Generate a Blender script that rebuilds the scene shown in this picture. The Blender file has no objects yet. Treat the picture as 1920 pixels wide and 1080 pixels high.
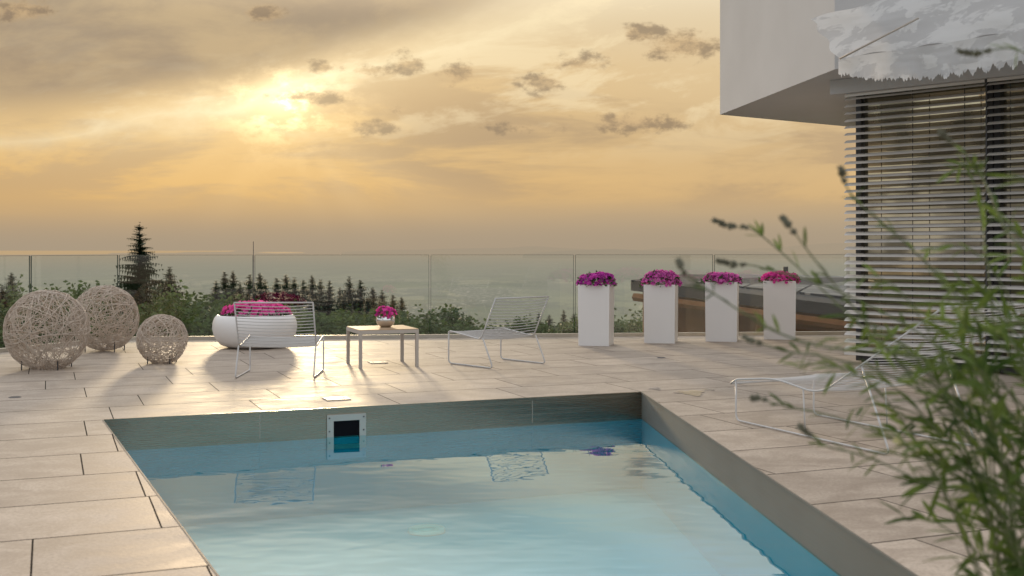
import bpy, bmesh, math, random
from mathutils import Vector, Matrix, Euler
R = math.radians
PI = math.pi
scene = bpy.context.scene
col = scene.collection
EYE, F, HY = 1.17, 2150.0, 466.0
SUN_AZ = math.atan(-430/2150.0)
SUN_EL = R(7.2)

def G(px, py, z=0.0):
    d = (EYE-z)*F/(py-HY)
    return Vector(((px-960)/F*d, d, z))
def P(px, py, d):
    return Vector(((px-960)/F*d, d, EYE-(py-HY)/F*d))
def lin(r, g, b):
    def c(v):
        v /= 255.0
        return v/12.92 if v <= 0.04045 else ((v+0.055)/1.055)**2.4
    return (c(r), c(g), c(b), 1.0)

# ------------------------------------------------------------------ node helpers
class NT:
    def __init__(s, tree): s.t = tree
    def n(s, typ, **kw):
        nd = s.t.nodes.new(typ)
        for k, v in kw.items(): setattr(nd, k, v)
        return nd
    def set(s, sock, v):
        if isinstance(v, bpy.types.NodeSocket): s.t.links.new(v, sock)
        else: sock.default_value = v
    def m(s, op, a, b=None, c=None, clamp=False):
        nd = s.n('ShaderNodeMath', operation=op, use_clamp=clamp)
        s.set(nd.inputs[0], a)
        if b is not None: s.set(nd.inputs[1], b)
        if c is not None: s.set(nd.inputs[2], c)
        return nd.outputs[0]
    def vm(s, op, a, b=None, out=0):
        nd = s.n('ShaderNodeVectorMath', operation=op)
        s.set(nd.inputs[0], a)
        if b is not None: s.set(nd.inputs[1], b)
        return nd.outputs[out]
    def mix(s, f, a, b, blend='MIX'):
        nd = s.n('ShaderNodeMix', data_type='RGBA', blend_type=blend)
        s.set(nd.inputs[0], f); s.set(nd.inputs[6], a); s.set(nd.inputs[7], b)
        return nd.outputs[2]
    def ss(s, x, lo, hi, a=0.0, b=1.0, kind='SMOOTHSTEP'):
        nd = s.n('ShaderNodeMapRange', interpolation_type=kind)
        s.set(nd.inputs[0], x); s.set(nd.inputs[1], lo); s.set(nd.inputs[2], hi)
        s.set(nd.inputs[3], a); s.set(nd.inputs[4], b)
        return nd.outputs[0]
    def ramp(s, f, stops):
        nd = s.n('ShaderNodeValToRGB')
        e = nd.color_ramp.elements
        while len(e) < len(stops): e.new(0.5)
        for el, (p, c) in zip(e, stops):
            el.position = p; el.color = c
        s.set(nd.inputs[0], f)
        return nd.outputs[0]
    def noise(s, vec, scale=1.0, detail=4.0, rough=0.5, dist=0.0, out=0, dims='3D'):
        nd = s.n('ShaderNodeTexNoise', noise_dimensions=dims)
        if vec is not None: s.set(nd.inputs['Vector'], vec)
        nd.inputs['Scale'].default_value = scale
        nd.inputs['Detail'].default_value = detail
        nd.inputs['Roughness'].default_value = rough
        nd.inputs['Distortion'].default_value = dist
        return nd.outputs[out]
    def comb(s, x, y, z=0.0):
        nd = s.n('ShaderNodeCombineXYZ')
        s.set(nd.inputs[0], x); s.set(nd.inputs[1], y); s.set(nd.inputs[2], z)
        return nd.outputs[0]
    def sep(s, v):
        nd = s.n('ShaderNodeSeparateXYZ'); s.set(nd.inputs[0], v)
        return nd.outputs
    def bump(s, h, strength=0.3, dist=0.01):
        nd = s.n('ShaderNodeBump')
        s.set(nd.inputs['Height'], h)
        nd.inputs['Strength'].default_value = strength
        nd.inputs['Distance'].default_value = dist
        return nd.outputs[0]

def new_mat(name):
    m = bpy.data.materials.new(name); m.use_nodes = True
    t = NT(m.node_tree)
    b = m.node_tree.nodes['Principled BSDF']
    o = m.node_tree.nodes['Material Output']
    return m, t, b, o

def simple(name, c, rough=0.5, metal=0.0, var=0.12, scale=8.0, bump=0.0, spec=0.5, bscale=60):
    m, t, b, o = new_mat(name)
    co = t.n('ShaderNodeTexCoord').outputs['Object']
    nz = t.noise(co, scale, 2)
    lo = tuple(x*(1-var) for x in c[:3])+(1,); hi = tuple(min(1, x*(1+var)) for x in c[:3])+(1,)
    t.set(b.inputs['Base Color'], t.mix(nz, lo, hi))
    b.inputs['Roughness'].default_value = rough
    b.inputs['Metallic'].default_value = metal
    b.inputs['Specular IOR Level'].default_value = spec
    if bump: t.set(b.inputs['Normal'], t.bump(t.noise(co, bscale, 2), bump, 0.005))
    return m

def foliage(name, dark, light, trans=0.35, scale=1.5, rnd=0.35, lo=0.3, hi=0.7):
    m, t, b, o = new_mat(name)
    pos = t.n('ShaderNodeNewGeometry').outputs['Position']
    info = t.n('ShaderNodeObjectInfo').outputs['Random']
    nz = t.ss(t.noise(pos, scale, 2), lo, hi)
    f = t.m('ADD', t.m('MULTIPLY', nz, 1-rnd), t.m('MULTIPLY', info, rnd))
    c = t.mix(f, dark, light)
    t.set(b.inputs['Base Color'], c)
    b.inputs['Roughness'].default_value = 0.65
    b.inputs['Specular IOR Level'].default_value = 0.2
    tr = t.n('ShaderNodeBsdfTranslucent'); t.set(tr.inputs[0], c)
    mx = t.n('ShaderNodeMixShader'); mx.inputs[0].default_value = trans
    t.t.links.new(b.outputs[0], mx.inputs[1]); t.t.links.new(tr.outputs[0], mx.inputs[2])
    t.t.links.new(mx.outputs[0], o.inputs[0])
    return m

# ------------------------------------------------------------------ mesh helpers
class MB:
    def __init__(s): s.v = []; s.f = []
    def add(s, vs, fs):
        o = len(s.v); s.v += [Vector(p) for p in vs]; s.f += [tuple(i+o for i in f) for f in fs]
    def poly(s, pts): s.add(pts, [tuple(range(len(pts)))])
    def box(s, c, size, rz=0.0, M=None):
        x, y, z = [k/2 for k in size]
        vs = [Vector((a*x, b*y, d*z)) for d in (-1, 1) for a, b in ((-1,-1),(1,-1),(1,1),(-1,1))]
        M3 = M if M is not None else Matrix.Rotation(rz, 3, 'Z')
        c = Vector(c)
        s.add([M3 @ v + c for v in vs], [(3,2,1,0),(4,5,6,7),(0,1,5,4),(1,2,6,5),(2,3,7,6),(3,0,4,7)])
    def prism(s, pts, z0, z1):
        n = len(pts)
        vs = [(p[0], p[1], z0) for p in pts]+[(p[0], p[1], z1) for p in pts]
        fs = [tuple(range(n-1, -1, -1)), tuple(range(n, 2*n))]
        fs += [(i, (i+1) % n, n+(i+1) % n, n+i) for i in range(n)]
        s.add(vs, fs)
    def tube(s, path, r, n=6, closed=False, cap=True):
        path = [Vector(p) for p in path]; k = len(path)
        rs = r if isinstance(r, (list, tuple)) else [r]*k
        tans = []
        for i in range(k):
            if closed: a, b = path[i-1], path[(i+1) % k]
            else: a, b = path[max(0, i-1)], path[min(k-1, i+1)]
            t = b-a
            tans.append(t.normalized() if t.length > 1e-9 else Vector((0, 0, 1)))
        up = Vector((0, 0, 1)) if abs(tans[0].z) < 0.9 else Vector((1, 0, 0))
        nrm = tans[0].cross(up).normalized()
        vs = []
        for i in range(k):
            nrm = nrm - tans[i]*nrm.dot(tans[i])
            if nrm.length < 1e-6: nrm = tans[i].orthogonal()
            nrm.normalize(); bn = tans[i].cross(nrm)
            for j in range(n):
                a = 2*PI*j/n
                vs.append(path[i]+(nrm*math.cos(a)+bn*math.sin(a))*rs[i])
        fs = []
        for i in range(k if closed else k-1):
            i2 = (i+1) % k
            for j in range(n):
                fs.append((i*n+j, i*n+(j+1) % n, i2*n+(j+1) % n, i2*n+j))
        if cap and not closed:
            fs.append(tuple(range(n-1, -1, -1))); fs.append(tuple(range((k-1)*n, k*n)))
        s.add(vs, fs)
    def lathe(s, prof, c, n=48):
        c = Vector(c); k = len(prof); vs = []
        for r, z in prof:
            for j in range(n):
                a = 2*PI*j/n; vs.append(c+Vector((r*math.cos(a), r*math.sin(a), z)))
        fs = [(i*n+j, i*n+(j+1) % n, (i+1)*n+(j+1) % n, (i+1)*n+j) for i in range(k-1) for j in range(n)]
        s.add(vs, fs)
    def build(s, name, mat, parent=None, smooth=False):
        off = parent.location.copy() if parent is not None else Vector((0, 0, 0))
        me = bpy.data.meshes.new(name)
        me.from_pydata([tuple(v-off) for v in s.v], [], s.f)
        if smooth: me.polygons.foreach_set('use_smooth', [True]*len(me.polygons))
        me.update()
        me.materials.append(mat)
        o = bpy.data.objects.new(name, me); col.objects.link(o)
        if parent is not None: o.parent = parent
        return o

def tag(o, label=None, cat=None, group=None, kind=None):
    if label: o['label'] = label
    if cat: o['category'] = cat
    if group: o['group'] = group
    if kind: o['kind'] = kind
    return o
def thing(name, loc, label, cat, group=None):
    o = bpy.data.objects.new(name, None); col.objects.link(o)
    o.location = loc; o.empty_display_size = 0.1
    return tag(o, label, cat, group)
def dup(root, loc, rz=0.0, sc=None, label=None, group=None):
    r = root.copy(); col.objects.link(r); r.location = loc; r.rotation_euler = (0, 0, rz)
    if sc: r.scale = sc
    if label: r['label'] = label
    if group: r['group'] = group
    for ch in list(root.children):
        c = ch.copy(); col.objects.link(c); c.parent = r
        for g in list(ch.children):
            d = g.copy(); col.objects.link(d); d.parent = c
    return r
def fillet(pts, r, n=5):
    pts = [Vector(p) for p in pts]; out = [pts[0]]
    for i in range(1, len(pts)-1):
        a, b, c = pts[i-1], pts[i], pts[i+1]
        d1 = (a-b); d2 = (c-b)
        rr = min(r, d1.length*.45, d2.length*.45)
        p0 = b+d1.normalized()*rr; p2 = b+d2.normalized()*rr
        for k in range(n+1):
            t = k/n; out.append(p0*(1-t)**2+b*2*t*(1-t)+p2*t*t)
    out.append(pts[-1]); return out

# ------------------------------------------------------------------ camera
cam_d = bpy.data.cameras.new('camera'); cam = bpy.data.objects.new('camera', cam_d); col.objects.link(cam)
cam.location = (0, 0, EYE); cam.rotation_euler = (R(90), 0, 0)
cam_d.sensor_width = 36; cam_d.lens = F/1920*36; cam_d.shift_y = -(540-HY)/1920
cam_d.clip_start = 0.05; cam_d.clip_end = 400000
cam_d.dof.use_dof = True; cam_d.dof.focus_distance = 11.0; cam_d.dof.aperture_fstop = 4.0
scene.camera = cam
scene.view_settings.view_transform = 'Standard'; scene.view_settings.look = 'None'; scene.view_settings.exposure = 0

# ------------------------------------------------------------------ sun + world
sl = bpy.data.lights.new('sun', 'SUN'); sl.energy = 2.6; sl.angle = R(4.0); sl.color = (1.0, 0.74, 0.46)
so = bpy.data.objects.new('sun', sl); col.objects.link(so)
sdir = Vector((math.sin(SUN_AZ)*math.cos(SUN_EL), math.cos(SUN_AZ)*math.cos(SUN_EL), math.sin(SUN_EL)))
so.rotation_euler = sdir.to_track_quat('Z', 'Y').to_euler(); so.location = (-10, 40, 20)

w = bpy.data.worlds.new('World'); scene.world = w; w.use_nodes = True
try:
    w.cycles.sampling_method = 'MANUAL'; w.cycles.sample_map_resolution = 512
except Exception: pass
t = NT(w.node_tree)
bg = w.node_tree.nodes['Background']
dirv = t.vm('NORMALIZE', t.n('ShaderNodeTexCoord').outputs['Generated'])
x, y, z = t.sep(dirv)
yc = t.m('MAXIMUM', y, 0.2)
u = t.m('DIVIDE', x, yc); v = t.m('DIVIDE', z, yc)
uv = t.comb(u, v)
us, vs_ = -430/2150, (466-192)/2150
baseL = t.ramp(t.m('DIVIDE', v, 0.3, clamp=True), [
    (0.0, lin(174, 152, 124)), (0.06, lin(198, 163, 118)), (0.15, lin(225, 180, 112)), (0.33, lin(224, 185, 124)),
    (0.52, lin(222, 188, 136)), (0.75, lin(230, 211, 176)), (1.0, lin(242, 238, 228))])
baseR = t.ramp(t.m('DIVIDE', v, 0.3, clamp=True), [
    (0.0, lin(168, 153, 133)), (0.06, lin(188, 165, 133)), (0.15, lin(216, 180, 127)), (0.33, lin(214, 184, 138)),
    (0.52, lin(224, 197, 153)), (0.75, lin(232, 214, 180)), (1.0, lin(242, 238, 228))])
base = t.mix(t.ss(u, -0.25, 0.25), baseL, baseR)
# long flat cloud streaks
n1 = t.noise(t.comb(t.m('MULTIPLY', u, 4.0), t.m('MULTIPLY', v, 21)), 1.0, 6, 0.62, 0.25, dims='2D')
m1 = t.m('MULTIPLY', t.ss(n1, 0.43, 0.60), t.m('MULTIPLY', t.ss(v, 0.02, 0.06), t.ss(v, 0.2, 0.12)))
c = t.mix(t.m('MULTIPLY', m1, 0.50), base, lin(176, 151, 122))
# heavier veil to the right of and below the sun
veil = t.m('MULTIPLY', t.ss(t.vm('LENGTH', t.vm('MULTIPLY', t.vm('SUBTRACT', uv, (0.05, 0.083, 0)), (4.0, 20, 0)), out=1), 1.25, 0.3),
           t.ss(n1, 0.30, 0.56))
c = t.mix(t.m('MULTIPLY', veil, 0.55), c, lin(170, 146, 117))
n2 = t.noise(t.comb(t.m('ADD', t.m('MULTIPLY', u, 7), 7.3), t.m('MULTIPLY', t.m('SUBTRACT', v, t.m('MULTIPLY', u, 0.15)), 26)), 1.0, 6, 0.65, 0.3, dims='2D')
m2 = t.m('MULTIPLY', t.ss(n2, 0.49, 0.66), t.ss(v, 0.06, 0.15))
c = t.mix(t.m('MULTIPLY', m2, 0.62), c, lin(247, 226, 184))
# dark cloud bank, upper left
n3 = t.noise(t.comb(t.m('ADD', t.m('MULTIPLY', u, 6), 31.3), t.m('MULTIPLY', v, 14)), 1.0, 6, 0.6, 0.2, dims='2D')
uu = t.m('DIVIDE', t.m('ADD', u, 0.446), 0.466)
vb = t.m('ADD', 0.108, t.m('MULTIPLY', 0.105, t.m('POWER', t.m('MAXIMUM', uu, 0.0), 1.6)))
dv = t.m('SUBTRACT', t.m('ADD', v, t.m('MULTIPLY', t.m('SUBTRACT', n3, 0.5), 0.045)), vb)
bank = t.m('MULTIPLY', t.ss(dv, -0.004, 0.034), t.ss(v, 0.34, 0.24))
cb = t.mix(t.ss(n3, 0.36, 0.68), lin(156, 138, 118), lin(192, 168, 132))
c = t.mix(t.m('MULTIPLY', bank, 0.86), c, cb)
# silver lining under the bank
su = t.m('SUBTRACT', u, us); sv = t.m('SUBTRACT', v, vs_)
rim = t.m('MULTIPLY', t.m('EXPONENT', t.m('MULTIPLY', t.m('ABSOLUTE', t.m('ADD', dv, 0.010)), -80.0)),
          t.m('EXPONENT', t.m('MULTIPLY', t.m('ABSOLUTE', su), -3.4)))
c = t.mix(t.m('MULTIPLY', rim, 0.95, clamp=True), c, (1.0, 0.84, 0.54, 1))
# separate puffs
blobs = [(768,122,50,24),(865,140,60,30),(1090,126,62,28),(1275,84,100,38),(1200,62,50,22),(690,132,75,15),(606,127,28,14),
         (495,25,54,22),(700,238,62,22),(590,182,80,14),(1020,155,56,22),(40,20,80,28),(745,205,30,9),(985,240,100,14),(1180,230,110,22)]
fld = None
for (bx, by, ra, rb) in blobs:
    d = t.vm('LENGTH', t.vm('MULTIPLY', t.vm('SUBTRACT', uv, ((bx-960)/F, (466-by)/F, 0)), (F/ra, F/rb, 0)), out=1)
    fld = d if fld is None else t.m('MINIMUM', fld, d)
fld = t.m('SUBTRACT', 1.0, fld)
n4 = t.noise(t.comb(t.m('MULTIPLY', u, 26), t.m('MULTIPLY', v, 44)), 1.0, 6, 0.66, 0.0, dims='2D')
puff = t.ss(t.m('ADD', t.m('MAXIMUM', fld, -1.2), t.m('MULTIPLY', t.m('SUBTRACT', n4, 0.5), 3.0)), 0.05, 0.8)
c = t.mix(t.m('MULTIPLY', puff, 0.8), c, t.mix(t.ss(n4, 0.42, 0.66), lin(206, 175, 132), lin(144, 124, 102)))
# glow and rays of the veiled sun
rr = t.vm('LENGTH', t.comb(t.m('MULTIPLY', su, 0.85), t.m('MULTIPLY', sv, 1.35)), out=1)
thin = t.m('SUBTRACT', 1.0, t.m('MULTIPLY', bank, 0.8))
broke = t.m('MULTIPLY', t.ss(n4, 0.32, 0.56, 1.0, 0.22), t.m('SUBTRACT', 1.0, t.m('MULTIPLY', puff, 0.65)))
g1 = t.m('MULTIPLY', t.m('EXPONENT', t.m('MULTIPLY', rr, -58.0)), t.m('MULTIPLY', broke, 4.0))
g2 = t.m('MULTIPLY', t.m('EXPONENT', t.m('MULTIPLY', rr, -10.0)), 0.28)
g = t.m('MULTIPLY', t.m('ADD', g1, g2), thin)
ang = t.m('ARCTAN2', su, t.m('MULTIPLY', sv, -1.0))
ray = None
for ac, aw_, ak in ((0.98, .13, .8), (0.62, .13, 1.0), (0.30, .10, .45), (-0.5, .14, .5), (-0.95, .13, .5)):
    q = t.m('MULTIPLY', t.m('EXPONENT', t.m('MULTIPLY', t.m('POWER', t.m('DIVIDE', t.m('SUBTRACT', ang, ac), aw_), 2.0), -1.0)), ak)
    ray = q if ray is None else t.m('ADD', ray, q)
ray = t.m('MULTIPLY', ray, t.m('MULTIPLY', t.ss(sv, -0.015, -0.06), t.m('EXPONENT', t.m('MULTIPLY', rr, -8.0))))
g = t.m('ADD', g, t.m('MULTIPLY', ray, 0.12))
gl = t.vm('MULTIPLY', (1.0, 0.78, 0.42), t.comb(g, g, g))
c = t.vm('ADD', c, gl)
# horizon haze
hz = t.ss(v, 0.060, -0.002)
c = t.mix(t.m('MULTIPLY', hz, 0.88), c, lin(170, 153, 130))
# upper sky (out of the frame) and sky behind, brightened to light the terrace
sky = t.n('ShaderNodeTexSky', sky_type='NISHITA')
sky.sun_disc = False; sky.sun_elevation = SUN_EL; sky.sun_rotation = SUN_AZ; sky.dust_density = 3.0
nish = t.vm('MULTIPLY', sky.outputs[0], (0.08, 0.08, 0.08))
top = t.vm('ADD', nish, (0.92, 0.92, 0.92))
c = t.mix(t.ss(z, 0.19, 0.38), c, top)
back = t.vm('ADD', nish, t.mix(t.ss(z, 0.0, 0.5), (0.48, 0.46, 0.45, 1), (0.84, 0.83, 0.84, 1)))
c = t.mix(t.ss(y, 0.05, 0.5), back, c)
c = t.mix(t.ss(z, 0.0, -0.02), c, lin(160, 144, 122))
t.set(bg.inputs[0], c); bg.inputs[1].default_value = 1.0

# ------------------------------------------------------------------ materials
def haze_out(t, b, o, L, stops=None):  # paints aerial haze into far surfaces as a glow growing with distance
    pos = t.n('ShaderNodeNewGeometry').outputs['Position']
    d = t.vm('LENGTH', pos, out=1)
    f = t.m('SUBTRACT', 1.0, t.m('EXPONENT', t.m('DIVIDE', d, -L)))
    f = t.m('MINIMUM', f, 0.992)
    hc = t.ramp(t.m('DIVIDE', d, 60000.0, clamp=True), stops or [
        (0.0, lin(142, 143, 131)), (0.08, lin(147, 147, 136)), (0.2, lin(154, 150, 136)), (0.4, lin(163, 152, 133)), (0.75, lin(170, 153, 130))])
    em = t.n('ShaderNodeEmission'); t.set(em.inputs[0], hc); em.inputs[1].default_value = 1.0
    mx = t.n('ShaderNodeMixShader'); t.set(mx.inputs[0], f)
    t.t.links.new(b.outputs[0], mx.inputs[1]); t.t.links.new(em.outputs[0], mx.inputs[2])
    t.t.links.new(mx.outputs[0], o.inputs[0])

# stone terrace
M_stone, t, b, o = new_mat('stone_paving')
pos = t.n('ShaderNodeNewGeometry').outputs['Position']
tu = t.vm('DOT_PRODUCT', pos, (0.927, 0.375, 0), out=1); tv = t.vm('DOT_PRODUCT', pos, (-0.375, 0.927, 0), out=1)
RH, CW = 0.66, 1.02
rv = t.m('ADD', t.m('DIVIDE', tv, RH), 0.42)
row = t.m('FLOOR', rv); fv = t.m('FRACT', rv)
wn = t.n('ShaderNodeTexWhiteNoise', noise_dimensions='1D'); t.set(wn.inputs['W'], row)
ru = t.m('ADD', t.m('DIVIDE', tu, CW), t.m('MULTIPLY', wn.outputs[0], 7.0))
cl = t.m('FLOOR', ru); fu = t.m('FRACT', ru)
dvv = t.m('MULTIPLY', t.m('MINIMUM', fv, t.m('SUBTRACT', 1.0, fv)), RH)
duu = t.m('MULTIPLY', t.m('MINIMUM', fu, t.m('SUBTRACT', 1.0, fu)), CW)
joint = t.m('MAXIMUM', t.ss(dvv, 0.0066, 0.0044), t.ss(duu, 0.0044, 0.0030))
wn2 = t.n('ShaderNodeTexWhiteNoise', noise_dimensions='2D'); t.set(wn2.inputs['Vector'], t.comb(cl, row))
sv_ = t.comb(tu, t.m('MULTIPLY', tv, 1.25), t.m('MULTIPLY', wn2.outputs[0], 20.0))
ns = t.noise(sv_, 3.2, 6, 0.68, 0.5)
nf = t.noise(pos, 60, 2, 0.7)
cc = t.mix(t.ss(ns, 0.34, 0.68), (0.31, 0.252, 0.20, 1), (0.475, 0.402, 0.332, 1))
cc = t.mix(t.m('MULTIPLY', t.ss(nf, 0.38, 0.7), 0.45), cc, (0.225, 0.182, 0.146, 1))
tone = t.m('ADD', 0.87, t.m('MULTIPLY', wn2.outputs[0], 0.22))
cc = t.vm('MULTIPLY', cc, t.comb(tone, tone, tone))
stain = t.ss(t.noise(t.comb(t.sep(pos)[0], t.sep(pos)[1]), 0.9, 3, 0.6, dims='2D'), 0.5, 0.75)
cc = t.mix(t.m('MULTIPLY', stain, 0.28), cc, (0.24, 0.195, 0.157, 1))
cc = t.mix(t.m('MULTIPLY', joint, 0.95), cc, (0.014, 0.012, 0.010, 1))
t.set(b.inputs['Base Color'], cc)
t.set(b.inputs['Roughness'], t.m('MAXIMUM', t.ss(ns, 0.2, 0.8, 0.50, 0.74), joint))
t.set(b.inputs['Specular IOR Level'], t.m('MULTIPLY', t.m('SUBTRACT', 1.0, joint), 0.28))
t.set(b.inputs['Normal'], t.bump(t.m('ADD', t.m('MULTIPLY', nf, .6), t.m('MULTIPLY', ns, .8)), 0.35, 0.004))

M_white = simple('white_lacquer', (0.74, 0.72, 0.71), 0.35, var=0.03, scale=3)
M_wire = simple('silver_grey_coated_steel', (0.52, 0.51, 0.50), 0.4, var=0.04)
M_tleg = simple('warm_grey_coated_steel', (0.47, 0.42, 0.37), 0.45, var=0.05)
M_tabletop = simple('warm_table_top', (0.42, 0.29, 0.175), 0.55, var=0.18, scale=12, spec=0.3)
M_render = simple('grey_white_render', (0.52, 0.52, 0.53), 0.85, var=0.10, scale=1.3, bump=0.15, bscale=40)
M_soffit = simple('pale_grey_soffit', (0.54, 0.535, 0.535), 0.9, var=0.05, scale=2)
M_rattan = simple('bleached_rattan', (0.56, 0.475, 0.40), 0.75, var=0.28, scale=14, spec=0.2)
M_dark = simple('anthracite_metal', (0.035, 0.035, 0.04), 0.4, var=0.2)
M_black = simple('black_opening', (0.006, 0.006, 0.008), 0.9, var=0.2, spec=0.1)
M_chrome = simple('polished_metal', (0.75, 0.74, 0.74), 0.14, metal=1.0, var=0.05)
M_plate = simple('metal_cover_plate', (0.46, 0.42, 0.36), 0.5, metal=0.5, var=0.1)
M_frame = simple('satin_steel_frame', (0.50, 0.48, 0.44), 0.4, metal=0.5, var=0.06)
M_soil = simple('dark_soil', (0.035, 0.025, 0.018), 0.95, var=0.5, scale=30)
M_timber = simple('orange_timber', (0.17, 0.078, 0.032), 0.8, var=0.35, scale=5, spec=0.1)
M_roof = simple('dark_roof_sheet', (0.05, 0.05, 0.055), 0.8, var=0.2, scale=2, spec=0.1)
M_bark = simple('grey_brown_bark', (0.05, 0.036, 0.026), 0.9, var=0.4, scale=6)
M_slat = simple('silver_grey_aluminium_slat', (0.60, 0.575, 0.545), 0.32, var=0.06, scale=4, metal=0.15)
M_cord = simple('dark_cord', (0.03, 0.03, 0.03), 0.8)
M_petal_pink = foliage('hot_pink_petals', (0.65, 0.04, 0.27, 1), (0.95, 0.18, 0.52, 1), 0.4, 14, 0.0)
M_petal_mag = foliage('magenta_petals', (0.58, 0.03, 0.28, 1), (0.92, 0.12, 0.50, 1), 0.4, 16, 0.0)
M_petal_pur = foliage('purple_petals', (0.34, 0.025, 0.28, 1), (0.70, 0.10, 0.52, 1), 0.4, 16, 0.0)
M_petal_vio = foliage('violet_pink_petals', (0.46, 0.05, 0.32, 1), (0.84, 0.22, 0.60, 1), 0.4, 16, 0.0)
M_leafpot = foliage('bedding_leaves', (0.03, 0.07, 0.02, 1), (0.09, 0.16, 0.04, 1), 0.2, 9)
M_conifer = foliage('conifer_needles', (0.022, 0.044, 0.023, 1), (0.062, 0.092, 0.042, 1), 0.15, 0.8)
M_decid = foliage('broad_leaves', (0.030, 0.060, 0.017, 1), (0.105, 0.150, 0.040, 1), 0.3, 0.55)
M_shrub = foliage('shrub_leaves', (0.038, 0.076, 0.016, 1), (0.155, 0.22, 0.052, 1), 0.36, 7, 0.0)
M_stem = simple('green_grey_stem', (0.12, 0.145, 0.065), 0.7, var=0.3, scale=20)
M_bud = simple('faded_lavender_buds', (0.155, 0.155, 0.115), 0.9, var=0.5, scale=60, spec=0.1)

# brushed steel
def steel(name, metal, r0, r1, c0, c1, spec=0.5):
    m, t, b, o = new_mat(name)
    pos = t.n('ShaderNodeNewGeometry').outputs['Position']
    px_, py_, pz_ = t.sep(pos)
    nz = t.noise(t.comb(t.m('MULTIPLY', px_, 1.6), t.m('MULTIPLY', py_, 1.6), t.m('MULTIPLY', pz_, 170)), 1.0, 3, 0.6)
    nb = t.noise(t.comb(t.m('MULTIPLY', px_, 1.1), t.m('MULTIPLY', py_, 1.1), t.m('MULTIPLY', pz_, 3)), 1.0, 2)
    t.set(b.inputs['Base Color'], t.mix(t.m('ADD', t.m('MULTIPLY', nb, .65), t.m('MULTIPLY', nz, .35)), c0, c1))
    b.inputs['Metallic'].default_value = metal
    b.inputs['Specular IOR Level'].default_value = spec
    t.set(b.inputs['Roughness'], t.ss(nz, 0.3, 0.7, r0, r1))
    t.set(b.inputs['Normal'], t.bump(nb, 0.25, 0.02))
    return m
M_steel = steel('brushed_steel', 1.0, 0.20, 0.32, (0.24, 0.205, 0.155, 1), (0.50, 0.45, 0.37, 1))
M_steel2 = steel('glare_muted_steel', 0.30, 0.60, 0.75, (0.13, 0.117, 0.10, 1), (0.26, 0.24, 0.21, 1), 0.12)  # side-wall copy of the steel, colour darkened to keep sun glare down

# liner
M_liner, t, b, o = new_mat('turquoise_liner')
pos = t.n('ShaderNodeNewGeometry').outputs['Position']
t.set(b.inputs['Base Color'], t.mix(t.noise(pos, 1.2, 2), (0.005, 0.46, 0.57, 1), (0.010, 0.56, 0.67, 1)))
b.inputs['Roughness'].default_value = 0.8; b.inputs['Specular IOR Level'].default_value = 0.1

# water
M_water, t, b, o = new_mat('pool_water')
t.t.nodes.remove(b)
pos = t.n('ShaderNodeNewGeometry').outputs['Position']
wx, wy, wz = t.sep(pos)
h1 = t.noise(t.comb(wx, t.m('MULTIPLY', wy, 1.4)), 1.5, 1, 0.4, 0.3, dims='2D')
h2 = t.noise(t.comb(t.m('ADD', wx, 5.0), t.m('MULTIPLY', wy, 1.6)), 6.0, 0, 0.4, 0.3, dims='2D')
hh = t.m('ADD', h1, t.m('MULTIPLY', h2, 0.20))
nrm = t.bump(hh, 1.0, 0.0020)
gl = t.n('ShaderNodeBsdfGlossy'); gl.inputs['Roughness'].default_value = 0.0; gl.inputs['Color'].default_value = (0.90, 0.97, 1, 1)
t.set(gl.inputs['Normal'], nrm)
tr = t.n('ShaderNodeBsdfTransparent'); tr.inputs[0].default_value = (0.35, 0.96, 1.0, 1)
fr = t.n('ShaderNodeFresnel'); fr.inputs['IOR'].default_value = 1.5; t.set(fr.inputs['Normal'], nrm)
mx = t.n('ShaderNodeMixShader')
t.set(mx.inputs[0], t.ss(fr.outputs[0], 0.0, 0.55, 0.0, 0.66, kind='LINEAR'))
t.t.links.new(tr.outputs[0], mx.inputs[1]); t.t.links.new(gl.outputs[0], mx.inputs[2])
t.t.links.new(mx.outputs[0], o.inputs[0])

# puddle
M_puddle, t, b, o = new_mat('wet_film')
t.t.nodes.remove(b)
gl = t.n('ShaderNodeBsdfGlossy'); gl.inputs['Roughness'].default_value = 0.2
tr = t.n('ShaderNodeBsdfTransparent'); tr.inputs[0].default_value = (0.96, 0.955, 0.95, 1)
fr = t.n('ShaderNodeFresnel'); fr.inputs['IOR'].default_value = 1.5
mx = t.n('ShaderNodeMixShader'); t.set(mx.inputs[0], fr.outputs[0])
t.t.links.new(tr.outputs[0], mx.inputs[1]); t.t.links.new(gl.outputs[0], mx.inputs[2]); t.t.links.new(mx.outputs[0], o.inputs[0])

# balustrade glass
M_glass, t, b, o = new_mat('balustrade_glass')
t.t.nodes.remove(b)
gl = t.n('ShaderNodeBsdfGlossy'); gl.inputs['Roughness'].default_value = 0.0
tr = t.n('ShaderNodeBsdfTransparent'); tr.inputs[0].default_value = (0.955, 0.975, 0.965, 1)
mx = t.n('ShaderNodeMixShader'); mx.inputs[0].default_value = 0.05
t.t.links.new(tr.outputs[0], mx.inputs[1]); t.t.links.new(gl.outputs[0], mx.inputs[2]); t.t.links.new(mx.outputs[0], o.inputs[0])
M_gedge = simple('green_glass_edge', (0.09, 0.11, 0.09), 0.8, spec=0.1)

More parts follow.
